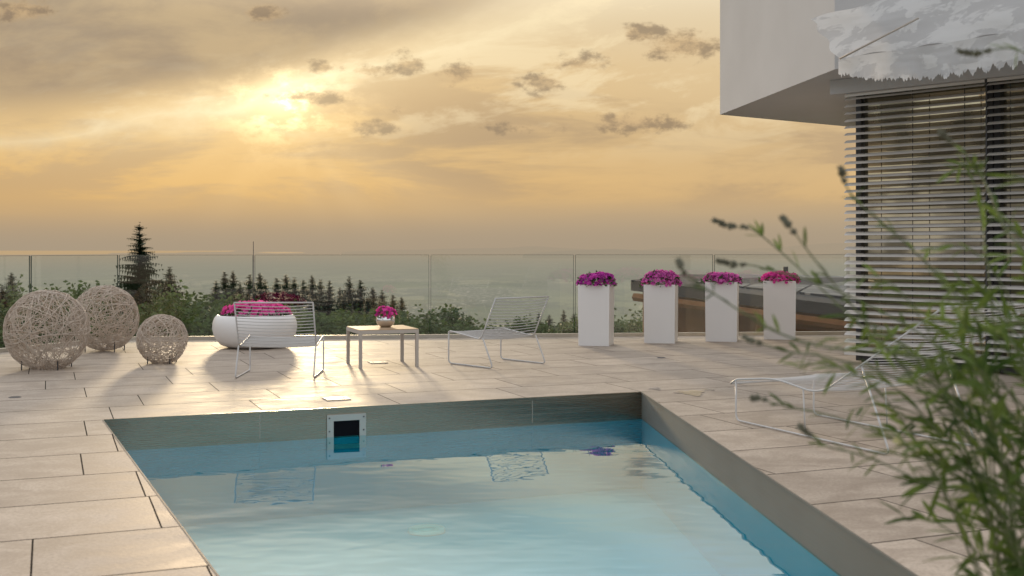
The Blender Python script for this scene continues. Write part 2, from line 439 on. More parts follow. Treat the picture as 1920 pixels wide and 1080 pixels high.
# window pane
M_pane, t, b, o = new_mat('window_glass')
b.inputs['Base Color'].default_value = (0.10, 0.09, 0.06, 1); b.inputs['Roughness'].default_value = 0.5
gl = t.n('ShaderNodeBsdfGlossy'); gl.inputs['Roughness'].default_value = 0.02; gl.inputs['Color'].default_value = (1.0, 0.90, 0.66, 1)
mx = t.n('ShaderNodeMixShader')
pos = t.n('ShaderNodeNewGeometry').outputs['Position']
t.set(mx.inputs[0], t.ss(t.noise(pos, 1.6, 2), 0.40, 0.60, 0.14, 0.58))
t.t.links.new(b.outputs[0], mx.inputs[1]); t.t.links.new(gl.outputs[0], mx.inputs[2]); t.t.links.new(mx.outputs[0], o.inputs[0])

# terrain
M_land, t, b, o = new_mat('valley_land')
pos = t.n('ShaderNodeNewGeometry').outputs['Position']
sp = t.vm('MULTIPLY', pos, (1.0, 0.33, 1.0))
vo = t.n('ShaderNodeTexVoronoi', voronoi_dimensions='2D'); vo.inputs['Scale'].default_value = 1/300.0
t.set(vo.inputs['Vector'], t.vm('ADD', sp, t.vm('MULTIPLY', t.noise(sp, 1/900.0, 2, out=1, dims='2D'), (400, 400, 0))))
vr = t.sep(vo.outputs['Color'])[0]
fields = t.ramp(vr, [(0.0, (0.08, 0.10, 0.045, 1)), (0.4, (0.12, 0.145, 0.06, 1)), (0.7, (0.20, 0.205, 0.10, 1)), (1.0, (0.36, 0.31, 0.18, 1))])
forest = t.ss(t.noise(sp, 1/420.0, 5, 0.7, dims='2D'), 0.47, 0.53)
cc = t.mix(t.m('MULTIPLY', forest, 0.9), fields, (0.022, 0.036, 0.024, 1))
vil = t.m('MULTIPLY', t.ss(t.noise(sp, 1/30.0, 1, dims='2D'), 0.56, 0.68), t.ss(t.noise(sp, 1/900.0, 2, dims='2D'), 0.48, 0.62))
cc = t.mix(t.m('MULTIPLY', vil, 0.7), cc, (0.62, 0.55, 0.46, 1))
dn = t.vm('LENGTH', pos, out=1)
cc = t.mix(t.ss(dn, 900, 200), cc, t.mix(t.noise(pos, 0.15, 3), (0.018, 0.034, 0.012, 1), (0.055, 0.08, 0.026, 1)))
t.set(b.inputs['Base Color'], cc); b.inputs['Roughness'].default_value = 0.95
b.inputs['Specular IOR Level'].default_value = 0.05
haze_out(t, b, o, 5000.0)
M_hill, t, b, o = new_mat('distant_hills')
b.inputs['Base Color'].default_value = (0.05, 0.07, 0.05, 1)
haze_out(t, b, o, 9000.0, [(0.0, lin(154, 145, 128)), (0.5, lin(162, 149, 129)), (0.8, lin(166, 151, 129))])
M_lake, t, b, o = new_mat('lake_surface')
b.inputs['Base Color'].default_value = (0.4, 0.3, 0.18, 1); b.inputs['Roughness'].default_value = 0.5
haze_out(t, b, o, 12000.0, [(0.0, lin(190, 162, 124)), (0.6, lin(192, 164, 125)), (1.0, lin(192, 164, 125))])  # golden sky gleam painted on the lake as a glowing colour

# solar roof panels
M_solar, t, b, o = new_mat('solar_cells')
co = t.n('ShaderNodeTexCoord').outputs['Object']
sx, sy, sz = t.sep(co)
ln = t.m('MINIMUM', t.m('PINGPONG', t.m('MULTIPLY', sx, 1.0), 0.5), t.m('PINGPONG', t.m('MULTIPLY', sy, 0.6), 0.5))
t.set(b.inputs['Base Color'], t.mix(t.ss(ln, 0.02, 0.035), (0.3, 0.28, 0.26, 1), (0.045, 0.05, 0.06, 1)))
b.inputs['Roughness'].default_value = 0.5; b.inputs['Specular IOR Level'].default_value = 0.25

# awning cloth
M_awn, t, b, o = new_mat('white_leaf_net_cloth')
pos = t.n('ShaderNodeNewGeometry').outputs['Position']
nz = t.noise(t.vm('MULTIPLY', pos, (3.6, 3.6, 6.5)), 1.0, 4, 0.6, 0.4)
nz2 = t.noise(t.vm('MULTIPLY', pos, (1.6, 1.6, 4)), 1.0, 2, 0.5, 0.2)
cc = t.mix(t.ss(nz, 0.46, 0.54), (0.545, 0.54, 0.54, 1), (0.68, 0.675, 0.67, 1))
t.set(b.inputs['Base Color'], cc); b.inputs['Roughness'].default_value = 0.9
tl = t.n('ShaderNodeBsdfTranslucent'); t.set(tl.inputs[0], cc)
mx = t.n('ShaderNodeMixShader'); mx.inputs[0].default_value = 0.25
t.t.links.new(b.outputs[0], mx.inputs[1]); t.t.links.new(tl.outputs[0], mx.inputs[2]); t.t.links.new(mx.outputs[0], o.inputs[0])
t.set(b.inputs['Normal'], t.bump(nz2, 0.4, 0.12))

# ------------------------------------------------------------------ terrain, lake, hills
def ground_z(d):
    pts = [(-1e9, -3.2), (16, -3.2), (50, -7), (100, -14), (600, -85), (2600, -250), (1e9, -250)]
    for (a, za), (bb, zb) in zip(pts, pts[1:]):
        if d <= bb: return za+(zb-za)*(d-a)/(bb-a) if bb < 1e8 else zb
    return -250
mb = MB()
rows = [-120, -20, 0, 16, 30, 50, 75, 100, 200, 400, 600, 1000, 1600, 2600, 4000, 6000, 9000, 14000, 22000, 36000, 60000, 100000, 160000]
NC = 41; grid = []
for d in rows:
    for i in range(NC):
        s = (i/(NC-1)-.5)*2; grid.append((s*(150+max(d, 0)*1.1), d, ground_z(d)))
mb.add(grid, [(r*NC+i, r*NC+i+1, (r+1)*NC+i+1, (r+1)*NC+i) for r in range(len(rows)-1) for i in range(NC-1)])
tag(mb.build('ground', M_land), kind='structure')

def farpoly(pts, z, name, mat):
    mb = MB(); mb.poly([G(px, py, z) for px, py in pts]); return mb.build(name, mat)
tag(farpoly([(-300, 473.2), (-300, 470), (445, 470), (430, 472.0), (350, 472.6), (330, 474.2), (210, 474.5), (200, 476.5), (60, 477.5), (-300, 478)], -249.0, 'lake', M_lake), kind='structure')
tag(farpoly([(480, 473.6), (500, 472.4), (565, 472.8), (572, 474.0), (520, 474.8)], -249.0, 'lake', M_lake), kind='structure')
def ridge(pts, dist, name):
    mb = MB(); top = [P(px, py, dist) for px, py in pts]; n = len(top)
    bot = [Vector((p.x, p.y, -260)) for p in top]
    mb.add(top+bot, [(i, i+1, n+i+1, n+i) for i in range(n-1)])
    bk = [Vector((p.x*1.02, p.y*1.02, -260)) for p in top]
    mb.add(top+bk, [(i+1, i, n+i, n+i+1) for i in range(n-1)])
    tag(mb.build(name, M_hill, smooth=True), kind='structure')
def prof(x0, x1, base, amp, seed):
    r = random.Random(seed); ph = [r.uniform(0, 6.28) for _ in range(6)]; out = []
    k = 60
    for i in range(k+1):
        a = i/k; px = x0+(x1-x0)*a
        h = sum(math.sin(a*f*6.28+p)/f for f, p in zip((1.3, 2.1, 3.7, 5.3, 9.1, 15), ph))
        out.append((px, base-amp*(0.6+0.4*h)*math.sin(PI*min(1, max(0, a)))**0.6))
    return out
ridge(prof(640, 1900, 474, 20, 3), 46000, 'hills')
ridge(prof(980, 2300, 477, 17, 8), 30000, 'hills')

# ------------------------------------------------------------------ terrace, pool
PL = G(192, 787); PR = G(1203, 735); PL1 = G(408, 1080); PR1 = G(1720, 1080)
NEAR = 3.75
def ext(a, b, d): k = (d-a.y)/(b.y-a.y); return a+(b-a)*k
NL = ext(PL, PL1, NEAR); NR = ext(PR, PR1, NEAR)
pool = [PL, PR, NR, NL]
FC0 = G(-500, 712); FC1 = G(222, 638); FC2 = G(1800, 625.5)
outer = [Vector((-9, -4, 0)), Vector((10, -4, 0)), Vector((10, FC2.y+.25, 0)), Vector((FC1.x, FC1.y+.25, 0)), Vector((FC0.x-.15, FC0.y+.2, 0))]
bm = bmesh.new(); es = []
for loop in (outer, pool):
    vv = [bm.verts.new(p) for p in loop]
    es += [bm.edges.new((vv[i], vv[(i+1) % len(vv)])) for i in range(len(vv))]
bmesh.ops.triangle_fill(bm, use_beauty=True, use_dissolve=False, edges=es)
for f in bm.faces:
    if f.normal.z < 0: f.normal_flip()
for i in range(len(outer)):
    a, c2 = outer[i], outer[(i+1) % len(outer)]
    q = [bm.verts.new(p) for p in (a, c2, c2-Vector((0, 0, 3.4)), a-Vector((0, 0, 3.4)))]
    bm.faces.new(q)
me = bpy.data.meshes.new('terrace'); bm.to_mesh(me); bm.free(); me.materials.append(M_stone)
ter = bpy.data.objects.new('terrace', me); col.objects.link(ter); tag(ter, kind='structure')

WZ, FZ = -0.212, -0.78
RB = -0.222
def walls(z0, z1, name, mat, sel=(0, 1, 2, 3)):
    mb = MB()
    for i in sel:
        a, c2 = pool[i], pool[(i+1) % 4]
        mb.poly([(a.x, a.y, z1), (c2.x, c2.y, z1), (c2.x, c2.y, z0), (a.x, a.y, z0)])
    return mb.build(name, mat)
tag(walls(RB, 0.0, 'pool_rim', M_steel, (0, 2)), kind='structure')
tag(walls(RB, 0.0, 'pool_rim', M_steel2, (1, 3)), kind='structure')
lin_o = walls(FZ, RB, 'pool_basin', M_liner); tag(lin_o, kind='structure')
mb = MB(); mb.poly([(p.x, p.y, FZ) for p in (pool[3], pool[2], pool[1], pool[0])]); tag(mb.build('pool_floor', M_liner), kind='structure')
mb = MB(); mb.poly([(p.x, p.y, WZ) for p in (pool[3], pool[2], pool[1], pool[0])]); tag(mb.build('pool_water', M_water), kind='structure')
# folded steel lip
cen = sum(pool, Vector())/4
for sel, mt in (((0, 2), M_steel), ((1, 3), M_steel2)):
    mb = MB()
    for i in sel:
        a, c2 = pool[i], pool[(i+1) % 4]; dd = (c2-a).normalized(); n2_ = Vector((dd.y, -dd.x, 0))
        if n2_.dot(cen-a) < 0: n2_ = -n2_
        c_ = (a+c2)/2 + n2_*0.001
        mb.box((c_.x, c_.y, -0.004), ((c2-a).length-0.02, 0.008, 0.012), math.atan2(dd.y, dd.x))
    tag(mb.build('pool_lip', mt), kind='structure')
# wall joints of the steel band
bdir = (PR-PL).normalized(); bn = Vector((bdir.y, -bdir.x, 0)); brz = math.atan2(bdir.y, bdir.x)
def on_back(px):
    k = (px-960)/F; s = (k*PL.y-PL.x)/(bdir.x-k*bdir.y); return PL+bdir*s
for px in (487, 998):
    mb = MB(); p = on_back(px)+bn*0.002; mb.box((p.x, p.y, -0.11), (0.004, 0.004, 0.17), brz)
    tag(mb.build('pool_rim_seam', M_plate), kind='structure')
# skimmer
p = on_back(649)
sk = thing('pool_skimmer', (p.x, p.y, WZ), 'steel framed skimmer opening in the far pool wall at the waterline', 'skimmer')
pc = p+bn*0.010
mb = MB()
mb.box((pc.x, pc.y, -0.073), (0.29, 0.016, 0.046), brz)
for s in (-1, 1):
    q = pc+bdir*s*0.121; mb.box((q.x, q.y, -0.183), (0.048, 0.0155, 0.173), brz)
mb.box((pc.x, pc.y, -0.286), (0.29, 0.016, 0.032), brz)
mb.build('frame', M_frame, sk)
q = p+bn*0.005; mb = MB(); mb.box((q.x, q.y, -0.154), (0.194, 0.006, 0.114), brz); mb.build('opening', M_black, sk)
for s in (-1, 1):
    for zz in (-0.073, -0.17):
        mb = MB(); q = pc+bdir*s*0.128+bn*0.009; mb.box((q.x, q.y, zz), (0.010, 0.004, 0.010), brz); mb.build('screw', M_dark, sk)
# floor inlet
p = G(800, 997, FZ)
mb = MB(); mb.lathe([(0.0, 0.02), (0.06, 0.02), (0.062, 0.006), (0.09, 0.006), (0.095, 0.028), (0.125, 0.024), (0.13, 0.002)], (p.x, p.y, FZ), 32)
tag(mb.build('pool_inlet', M_white, smooth=True), 'round white fitting on the pool floor under the water', 'pool fitting')

# covers and drains
def cover(px, py, s, rz, label):
    p = G(px, py); o_ = thing('floor_cover', p, label, 'floor cover')
    mb = MB(); mb.box((p.x, p.y, 0.003), (s, s, 0.008), rz); mb.build('plate', M_plate, o_)
    for a in (-1, 1):
        mb = MB(); q = p+Matrix.Rotation(rz, 3, 'Z') @ Vector((a*s*.3, 0, 0)); mb.lathe([(0, .010), (0.012, .010), (.013, .006)], (q.x, q.y, 0), 12)
        mb.build('screw', M_chrome, o_)
cover(631, 748, 0.19, R(22), 'square metal cover plate in the paving just behind the far pool edge')
cover(708, 680, 0.17, R(22), 'small square metal cover plate in the paving under the table')
for px, py, lb in ((28, 745, 'round drain in the paving at the far left in front of the large wire ball'), (1240, 671, 'round drain in the paving in front of the second white planter')):
    p = G(px, py); mb = MB(); mb.lathe([(0, .004), (.02, .004), (.022, .002), (.034, .002), (.036, .005), (.046, .004), (.048, 0)], (p.x, p.y, 0), 24)
    o_ = mb.build('floor_drain', M_dark, smooth=False); tag(o_, lb, 'drain')
# puddles
rng = random.Random(2)
for px, py, ra, rb in ((1295, 737, .11, .16), (1228, 729, .05, .08), (1330, 731, .05, .06)):
    p = G(px, py); mb = MB(); pts = []
    ph = rng.uniform(0, 6)
    for k in range(40):
        a = 2*PI*k/40; r_ = 1+.28*math.sin(3*a+ph)+.15*math.sin(7*a+2*ph)+rng.uniform(-.05, .05)
        pts.append((p.x+ra*r_*math.cos(a), p.y+rb*r_*math.sin(a), 0.004))
    mb.poly(pts); tag(mb.build('puddle', M_puddle), kind='structure')

# ------------------------------------------------------------------ glass fence
fence = thing('glass_fence', FC1, 'frameless glass balustrade along the far edge of the stone terrace', 'fence')
def xat(px, a, c2):
    k = (px-960)/F; dd = c2-a; s = (k*a.y-a.x)/(dd.x-k*dd.y); return a+dd*s
left_pts = [xat(px, FC1, FC0) for px in (222, 57, -130, -400)]
back_pts = [xat(px, FC1, FC2) for px in (222, 476, 806, 1077, 1338, 1590, 1790)]
mbc = MB()
for seq in (left_pts, back_pts):
    for a, c2 in zip(seq, seq[1:]):
        dd = (c2-a); L = dd.length; rz = math.atan2(dd.y, dd.x); m_ = (a+c2)/2
        top_h = 1.085
        mb = MB(); mb.box((m_.x, m_.y, 0.045+(top_h-0.045)/2), (L-0.03, 0.012, top_h-0.045), rz); pn = mb.build('glass_panel', M_glass, fence)
        mbc.box((m_.x, m_.y, 0.022), (L, 0.06, 0.044), rz)
        dn_ = dd.normalized(); mbe = MB()
        for e, s in ((a, 1), (c2, -1)):
            q = e+dn_*s*0.0125; mbe.box((q.x, q.y, 0.045+(top_h-0.045)/2), (0.005, 0.013, top_h-0.045), rz)
        mbe.box((m_.x, m_.y, top_h+0.002), (L-0.03, 0.013, 0.004), rz)
        ed = mbe.build('glass_edge', M_gedge, fence); ed.parent = pn
mbc.build('base_channel', M_plate, fence)
q = back_pts[1]; mb = MB(); mb.tube([(q.x, q.y-.03, 0), (q.x, q.y-.03, 1.26)], 0.004, 8)
mb.build('post', M_dark, fence)

# ------------------------------------------------------------------ furniture
FRr, WRr = .0072, .0037
def chair_proto():
    root = thing('wire_lounge_chair', (0, 0, 0), '', 'chair', 'white wire lounge chairs by the low table')
    W = 0.70
    prof_s = fillet([(0, .36, .315), (0, .33, .335), (0, -.16, .275), (0, -.38, .685)], .06)
    for s in (-1, 1):
        xx = s*W/2
        mb = MB(); mb.tube(fillet([(xx, .35, .33), (xx, .355, .008), (xx, -.34, .008), (xx, -.19, .285)], .05), FRr, 8); mb.build('leg', M_wire, root, True)
    side = MB()
    for s in (-1, 1):
        side.tube([(s*W/2, p.y, p.z) for p in prof_s], FRr, 8)
    side.tube([(-W/2, .36, .315), (W/2, .36, .315)], FRr, 8); side.tube([(-W/2, -.38, .685), (W/2, -.38, .685)], FRr, 8)
    side.build('side_frame', M_wire, root, True)
    def wires(a, b, n, name):
        mb = MB()
        for i in range(n):
            k = (i+.5)/n; yy = a[0]+(b[0]-a[0])*k; zz = a[1]+(b[1]-a[1])*k
            sag = 0.014
            mb.tube([(-W/2+W*j/8, yy, zz-sag*math.sin(PI*j/8)) for j in range(9)], WRr, 5)
        mb.build(name, M_wire, root, True)
    wires((.345, .333), (-.15, .277), 16, 'seat')
    wires((-.185, .30), (-.375, .675), 13, 'backrest')
    return root
ch = chair_proto()
c1 = (G(441, 710)+G(588, 710))/2
ch['label'] = 'white wire lounge chair seen from behind, in front of the round white flower bowl'
ch.rotation_euler = (0, 0, R(2)); fw = Matrix.Rotation(R(2), 3, 'Z') @ Vector((0, 1, 0)); ch.location = c1+fw*0.34
fdir = Vector((-0.66, 0.75, 0)); a2 = math.atan2(-fdir.x, fdir.y)
pm = (G(850, 683)+G(928, 693)+G(933, 671)+G(1020, 684))/4
dup(ch, pm, a2, label='white wire lounge chair turned at an angle, right of the low table')

# chaise longue
p0 = G(1380, 790); u_ = Vector((0.42, -0.907, 0)); w_ = Vector((0.907, 0.42, 0))
lg = thing('wire_sun_lounger', (0, 0, 0), 'white wire sun lounger beside the pool, half hidden behind the leafy shrub', 'sun lounger')
WL = 0.66; LF = .0062
pl = fillet([(0, -.06, .25), (0, .0, .285), (0, .42, .335), (0, .85, .28), (0, 1.85, .86)], .14, 6)
for s in (0, 1):
    xx = s*WL
    mb = MB(); mb.tube(fillet([(xx, .0, .28), (xx, .0, .009), (xx, 1.45, .009), (xx, 1.22, .49)], .05), LF, 8); mb.build('leg', M_wire, lg, True)
mb = MB()
for s in (0, 1): mb.tube([(s*WL, p.y, p.z) for p in pl], LF, 8)
mb.tube([(0, -.06, .25), (WL, -.06, .25)], LF, 8); mb.tube([(0, 1.85, .86), (WL, 1.85, .86)], LF, 8)
mb.tube([(0, .7, .30), (0, .72, .009)], .005, 6); mb.tube([(WL, .7, .30), (WL, .72, .009)], .005, 6)
mb.build('side_frame', M_wire, lg, True)
def along(path, step):
    out = []; acc = 0; tgt = step
    for a, b2 in zip(path, path[1:]):
        L = (b2-a).length
        while acc+L >= tgt:
            out.append(a+(b2-a)*((tgt-acc)/L)); tgt += step
        acc += L
    return out
pts = along(pl, 0.036)
for name, sel in (('seat', [p for p in pts if p.y < .87]), ('backrest', [p for p in pts if p.y >= .87])):
    mb = MB()
    for p in sel: mb.tube([(WL*j/8, p.y, p.z-.010*math.sin(PI*j/8)) for j in range(9)], .0028, 5)
    mb.build(name, M_wire, lg, True)
lg.location = p0
ang_ = math.atan2(-u_.x, u_.y)
lg.rotation_euler = (0, 0, ang_)
xdir = Matrix.Rotation(ang_, 3, 'Z') @ Vector((1, 0, 0))
if xdir.dot(w_) < 0: lg.location = p0 + w_*WL

# table
tb = thing('low_table', (0, 0, 0), 'low square side table with slim light legs between the two wire chairs', 'table')
A, B, Cc = G(647, 680), G(680, 692), G(788, 688)
e1 = (Cc-B); ang_t = math.atan2(e1.y, e1.x); S = 0.60; H = 0.37
for sx in (-1, 1):
    for sy in (-1, 1):
        mb = MB(); mb.box((sx*(S/2-.016), sy*(S/2-.016), (H-.036)/2), (.030, .030, H-.036)); mb.build('leg', M_tleg, tb)
mb = MB()
for s in (-1, 1):
    mb.box((0, s*(S/2-.016), H-.018), (S, .032, .035)); mb.box((s*(S/2-.016), 0, H-.0182), (.031, S-.065, .035))
mb.build('frame', M_tleg, tb)
mb = MB(); mb.box((0, 0, H+.002), (S-.008, S-.008, .008)); mb.build('tabletop', M_tabletop, tb)
tcen = (A+Cc)/2; tb.location = (tcen.x, tcen.y, 0); tb.rotation_euler = (0, 0, ang_t)

# ------------------------------------------------------------------ flowers
def blossoms(pts, r, rng, mb):
    for p, nrm in pts:
        nrm = (Vector(nrm)+Vector((rng.gauss(0, .35), rng.gauss(0, .35), rng.gauss(0, .35)))).normalized()
        a = nrm.orthogonal().normalized(); b2 = nrm.cross(a); rr_ = r*rng.uniform(.7, 1.15); ph = rng.uniform(0, 6)
        vs = [Vector(p)]
        for k in range(10):
            an = 2*PI*k/10+ph; q = rr_*(1.0 if k % 2 == 0 else .74)
            vs.append(Vector(p)+(a*math.cos(an)+b2*math.sin(an))*q+nrm*rr_*.35)
        mb.add(vs, [(0, 1+k, 1+(k+1) % 10) for k in range(10)])
def leafcards(pts, L, rng, mb):
    for p, nrm in pts:
        d = (Vector(nrm)*.6+Vector((rng.gauss(0, .7), rng.gauss(0, .7), rng.gauss(0, .5)))).normalized()
        s = d.orthogonal().normalized(); s = (Matrix.Rotation(rng.uniform(0, 6.28), 3, d) @ s)
        l = L*rng.uniform(.6, 1.2); p = Vector(p)
        mb.add([p, p+d*l*.5+s*l*.22, p+d*l, p+d*l*.5-s*l*.22], [(0, 1, 2, 3)])
def mound(c, ra, rb, h, n, rng, trail=0.0):
    out = []
    lump = [(rng.uniform(-.8, .8), rng.uniform(-.8, .8), rng.uniform(-.2, .25)) for _ in range(9)]
    for _ in range(n):
        a = rng.uniform(0, 2*PI); rad = math.sqrt(rng.random()); x_, y_ = rad*math.cos(a), rad*math.sin(a)
        lf = 1+sum(k*math.exp(-((x_-lx)**2+(y_-ly)**2)/.08) for lx, ly, k in lump)
        zz = h*math.sqrt(max(0, 1-rad**3))*rng.uniform(.65, 1.08)*lf
        if rad > .85: zz -= rng.uniform(0, trail)
        out.append((Vector(c)+Vector((x_*ra, y_*rb, zz)), Vector((x_*1.0, y_*1.0, .75+.2*h)).normalized()))
    return out
# big bowl
rng = random.Random(11)
pb = G(478, 653); pb.y += 0.15; pb.x *= pb.y/(pb.y-.15)
bw = thing('flower_bowl', pb, 'large round glossy white bowl planter filled with bright pink flowers', 'planter')
k_ = pb.y/F
ro = 78*k_; hb = 58*k_+.02
prof_b = [(0.0, 0), (ro*.48, 0), (ro*.66, .012), (ro*.80, hb*.10), (ro*.90, hb*.24), (ro*.97, hb*.42), (ro, hb*.60), (ro*.99, hb*.76), (ro*.955, hb*.90), (ro*.91, hb*.975), (ro*.885, hb), (ro*.86, hb), (ro*.85, hb*.9)]
mb = MB(); mb.lathe(prof_b, (pb.x, pb.y, 0), 64); mb.build('bowl', M_white, bw, True)
mb = MB(); mb.lathe([(0, hb*.93), (ro*.86, hb*.90)], (pb.x, pb.y, 0), 32); mb.build('soil', M_soil, bw)
mb = MB(); leafcards(mound((pb.x, pb.y, hb-.03), ro*.80, ro*.80, .11, 800, rng), .06, rng, mb); mb.build('foliage', M_leafpot, bw)
mb = MB(); blossoms(mound((pb.x+.01, pb.y, hb-.01), ro*.82, ro*.80, .135, 480, rng), .036, rng, mb); mb.build('blossoms', M_petal_pink, bw)
# small bowl on table
rng = random.Random(12)
ps = Vector((tcen.x+.03, tcen.y+.05, H+.007))
sb = thing('flower_pot', ps, 'small shiny silver pot of pink flowers standing on the low table', 'flower pot')
mb = MB(); mb.lathe([(0, 0), (.05, 0), (.085, .03), (.098, .065), (.092, .10), (.082, .112), (.077, .112), (.075, .095), (0, .09)], ps, 36); mb.build('pot', M_chrome, sb, True)
mb = MB(); leafcards(mound(ps+Vector((0, 0, .10)), .12, .12, .07, 160, rng, trail=.03), .045, rng, mb); mb.build('foliage', M_leafpot, sb)
mb = MB(); blossoms(mound(ps+Vector((0, 0, .115)), .12, .11, .075, 85, rng, trail=.03), .024, rng, mb); mb.build('blossoms', M_petal_mag, sb)
# tall planters
specs = [((1084, 1152), 649, 533, M_petal_pur, 'tall square white planter with deep purple flowers, leftmost of four by the glass fence', .13),
         ((1206, 1273), 644, 533, M_petal_vio, 'tall square white planter with violet pink flowers, second of four from the left', .155),
         ((1320, 1388), 641, 528, M_petal_vio, 'tall square white planter with flat magenta flower mound, third of four from left', .10),
         ((1428, 1496), 637, 526, M_petal_mag, 'tall square white planter with low hot pink flowers, rightmost of four by the neighbouring roof', .085)]
for i, ((x0, x1), yb, yt, mp, lb, fh) in enumerate(specs):
    rng = random.Random(30+i)
    p = G((x0+x1)/2, yb); d = p.y; k_ = d/F
    rz = R(-14)
    side = (x1-x0)*k_/(math.cos(R(20))+math.sin(R(6)))*0.92
    p = p+Vector((0, side*.55, 0)); p.x *= p.y/(p.y-side*.55)
    hh_ = EYE-(yt-HY)*(p.y)/F
    tp = thing('tall_planter', (p.x, p.y, 0), lb, 'planter', 'tall white planters')
    Mz = Matrix.Rotation(rz, 3, 'Z')
    mb = MB()
    lv = []
    for zz, sc in ((0.0, .485), (hh_, .5), (hh_+.0005, .46), (hh_-.06, .46)):
        lv.append([Mz @ Vector((a*side*sc, b2*side*sc, 0))+Vector((p.x, p.y, zz)) for a, b2 in ((-1, -1), (1, -1), (1, 1), (-1, 1))])
    vs = [q for l in lv for q in l]
    fs = [(3, 2, 1, 0)]+[(j*4+q, j*4+(q+1) % 4, j*4+4+(q+1) % 4, j*4+4+q) for j in range(3) for q in range(4)]
    mb.add(vs, fs); mb.build('pot', M_white, tp)
    mb = MB(); mb.box((p.x, p.y, hh_-.065), (side*.915, side*.915, .012), rz); mb.build('soil', M_soil, tp)
    c_ = (p.x, p.y, hh_-.01); rr2 = side*.62
    mb = MB(); leafcards(mound(c_, rr2, rr2, fh*.85, 420, rng, trail=.04), .05, rng, mb); mb.build('foliage', M_leafpot, tp)
    nfl = 460 if i < 2 else (420 if i == 2 else 330)
    mb = MB(); blossoms(mound((p.x, p.y, hh_), rr2, rr2, fh, nfl, rng, trail=.05), .027, rng, mb); mb.build('blossoms', mp, tp)

# ------------------------------------------------------------------ woven balls
def ball(cx, cy, rpx, yb, label, seed, n):
    rng = random.Random(seed)
    d = (EYE)*F/(yb-HY); Rr = rpx*d/F
    for _ in range(3):
        d = EYE*F/(yb-2-HY)+Rr*0.15; Rr = rpx*d/F
    zc = EYE-(cy-HY)*d/F; c_ = Vector(((cx-960)/F*d, d, zc))
    o_ = thing('woven_ball', (c_.x, c_.y, 0), label, 'decorative ball', 'woven balls at the left end of the terrace')
    mb = MB()
    for i in range(n):
        nm = Vector((rng.gauss(0, 1), rng.gauss(0, 1), rng.gauss(0, 1))).normalized()
        off = rng.uniform(-.82, .82); r0 = math.sqrt(1-off*off)
        a = nm.orthogonal().normalized(); b2 = nm.cross(a); ph = rng.uniform(0, 6); wa = rng.uniform(0, .12); wk = rng.choice((2, 3, 4)); js = rng.uniform(.94, 1.0)
        path = []
        K = 34
        for k in range(K):
            an = 2*PI*k/K
            q = (nm*(off+wa*math.sin(wk*an+ph))+(a*math.cos(an)+b2*math.sin(an))*r0).normalized()
            path.append(c_+q*Rr*js*(1+.012*math.sin(5*an+ph)))
        mb.tube(path, .0031*(.75+.5*rng.random()), 4, closed=True)
    mb.build('woven_shell', M_rattan, o_, True)
    for k in range(4):
        a = PI/4+k*PI/2; rr_ = Rr*.62
        zt = zc-math.sqrt(Rr**2-rr_**2)
        q = c_+Vector((math.cos(a)*rr_, math.sin(a)*rr_, 0))
        mb = MB(); mb.tube([(q.x, q.y, 0), (q.x, q.y, max(zt, .05)+.03)], .006, 6); mb.build('leg', M_dark, o_)
ball(88, 619, 76, 694, 'large pale woven wire ball at the far left of the terrace', 1, 118)
ball(197, 596, 62, 661, 'pale woven ball partly behind the large one at the far left', 2, 108)
ball(304, 636, 47, 683, 'small pale woven ball, rightmost and smallest of the three', 3, 78)

# ------------------------------------------------------------------ house at the right
SZ = 2.9
C1 = P(1350, 215, (SZ-EYE)*F/(466-215)); A2 = P(1565, 130, (SZ-EYE)*F/(466-130)); C2 = P(1597, 238, (SZ-EYE)*F/(466-238))
dW = Vector((.69, -.724, 0)).normalized(); nW = Vector((-.724, -.69, 0)).normalized()
W0 = Vector((3.56, 11.86, 0)); W1 = W0+dW*3.6
house = thing('modern_house', (W0.x, W0.y, 0), 'white modern house with overhanging upper storey at the right of the terrace', 'house')
A3 = A2+dW*3.6
up = [C1, A2, A3, Vector((10, 11, 0)), Vector((9, 19, 0)), C2]
mb = MB(); n = len(up)
mb.add([(p.x, p.y, SZ) for p in up]+[(p.x, p.y, 6.6) for p in up], [tuple(range(n, 2*n))]+[((i+1) % n, i, n+i, n+(i+1) % n) for i in range(n)])
mb.build('upper_storey', M_render, house)
mb = MB(); mb.poly([(p.x, p.y, SZ) for p in up]); mb.build('soffit', M_soffit, house)
mb = MB()
ins = Vector((.12, .10, 0))
foot = [W0+ins, W1+ins, Vector((9.6, 11, 0)), Vector((8.8, 18.8, 0)), Vector((C2.x+.05, C2.y-.1, 0))]
mb.prism([(p.x, p.y) for p in foot], 0.0, SZ-.003); mb.build('wall', M_soffit, house)
def wpt(s, off, z): q = W0+dW*s+nW*off; return (q.x, q.y, z)
rzW = math.atan2(dW.y, dW.x)
for s0, s1 in ((.06, 1.42), (1.49, 2.9)):
    fr_ = MB()
    for s in (s0, s1): fr_.box(wpt(s, 0.0, 1.44), (.06, .12, 2.84), rzW)
    fr_.box(wpt((s0+s1)/2, 0.0, .06), (s1-s0-.06, .11, .1), rzW); fr_.box(wpt((s0+s1)/2, 0.0, 2.80), (s1-s0-.06, .11, .1), rzW)
    f_ = fr_.build('window_frame', M_dark, house)
    mb = MB(); mb.box(wpt((s0+s1)/2, -.02, 1.43), (s1-s0-.06, .02, 2.63), rzW)
    pn = mb.build('pane', M_pane, house)
    pn.parent = f_
mb = MB(); mb.box(wpt(1.6, .16, SZ-.075), (3.5, .2, .145), rzW); mb.build('fascia', M_render, house)

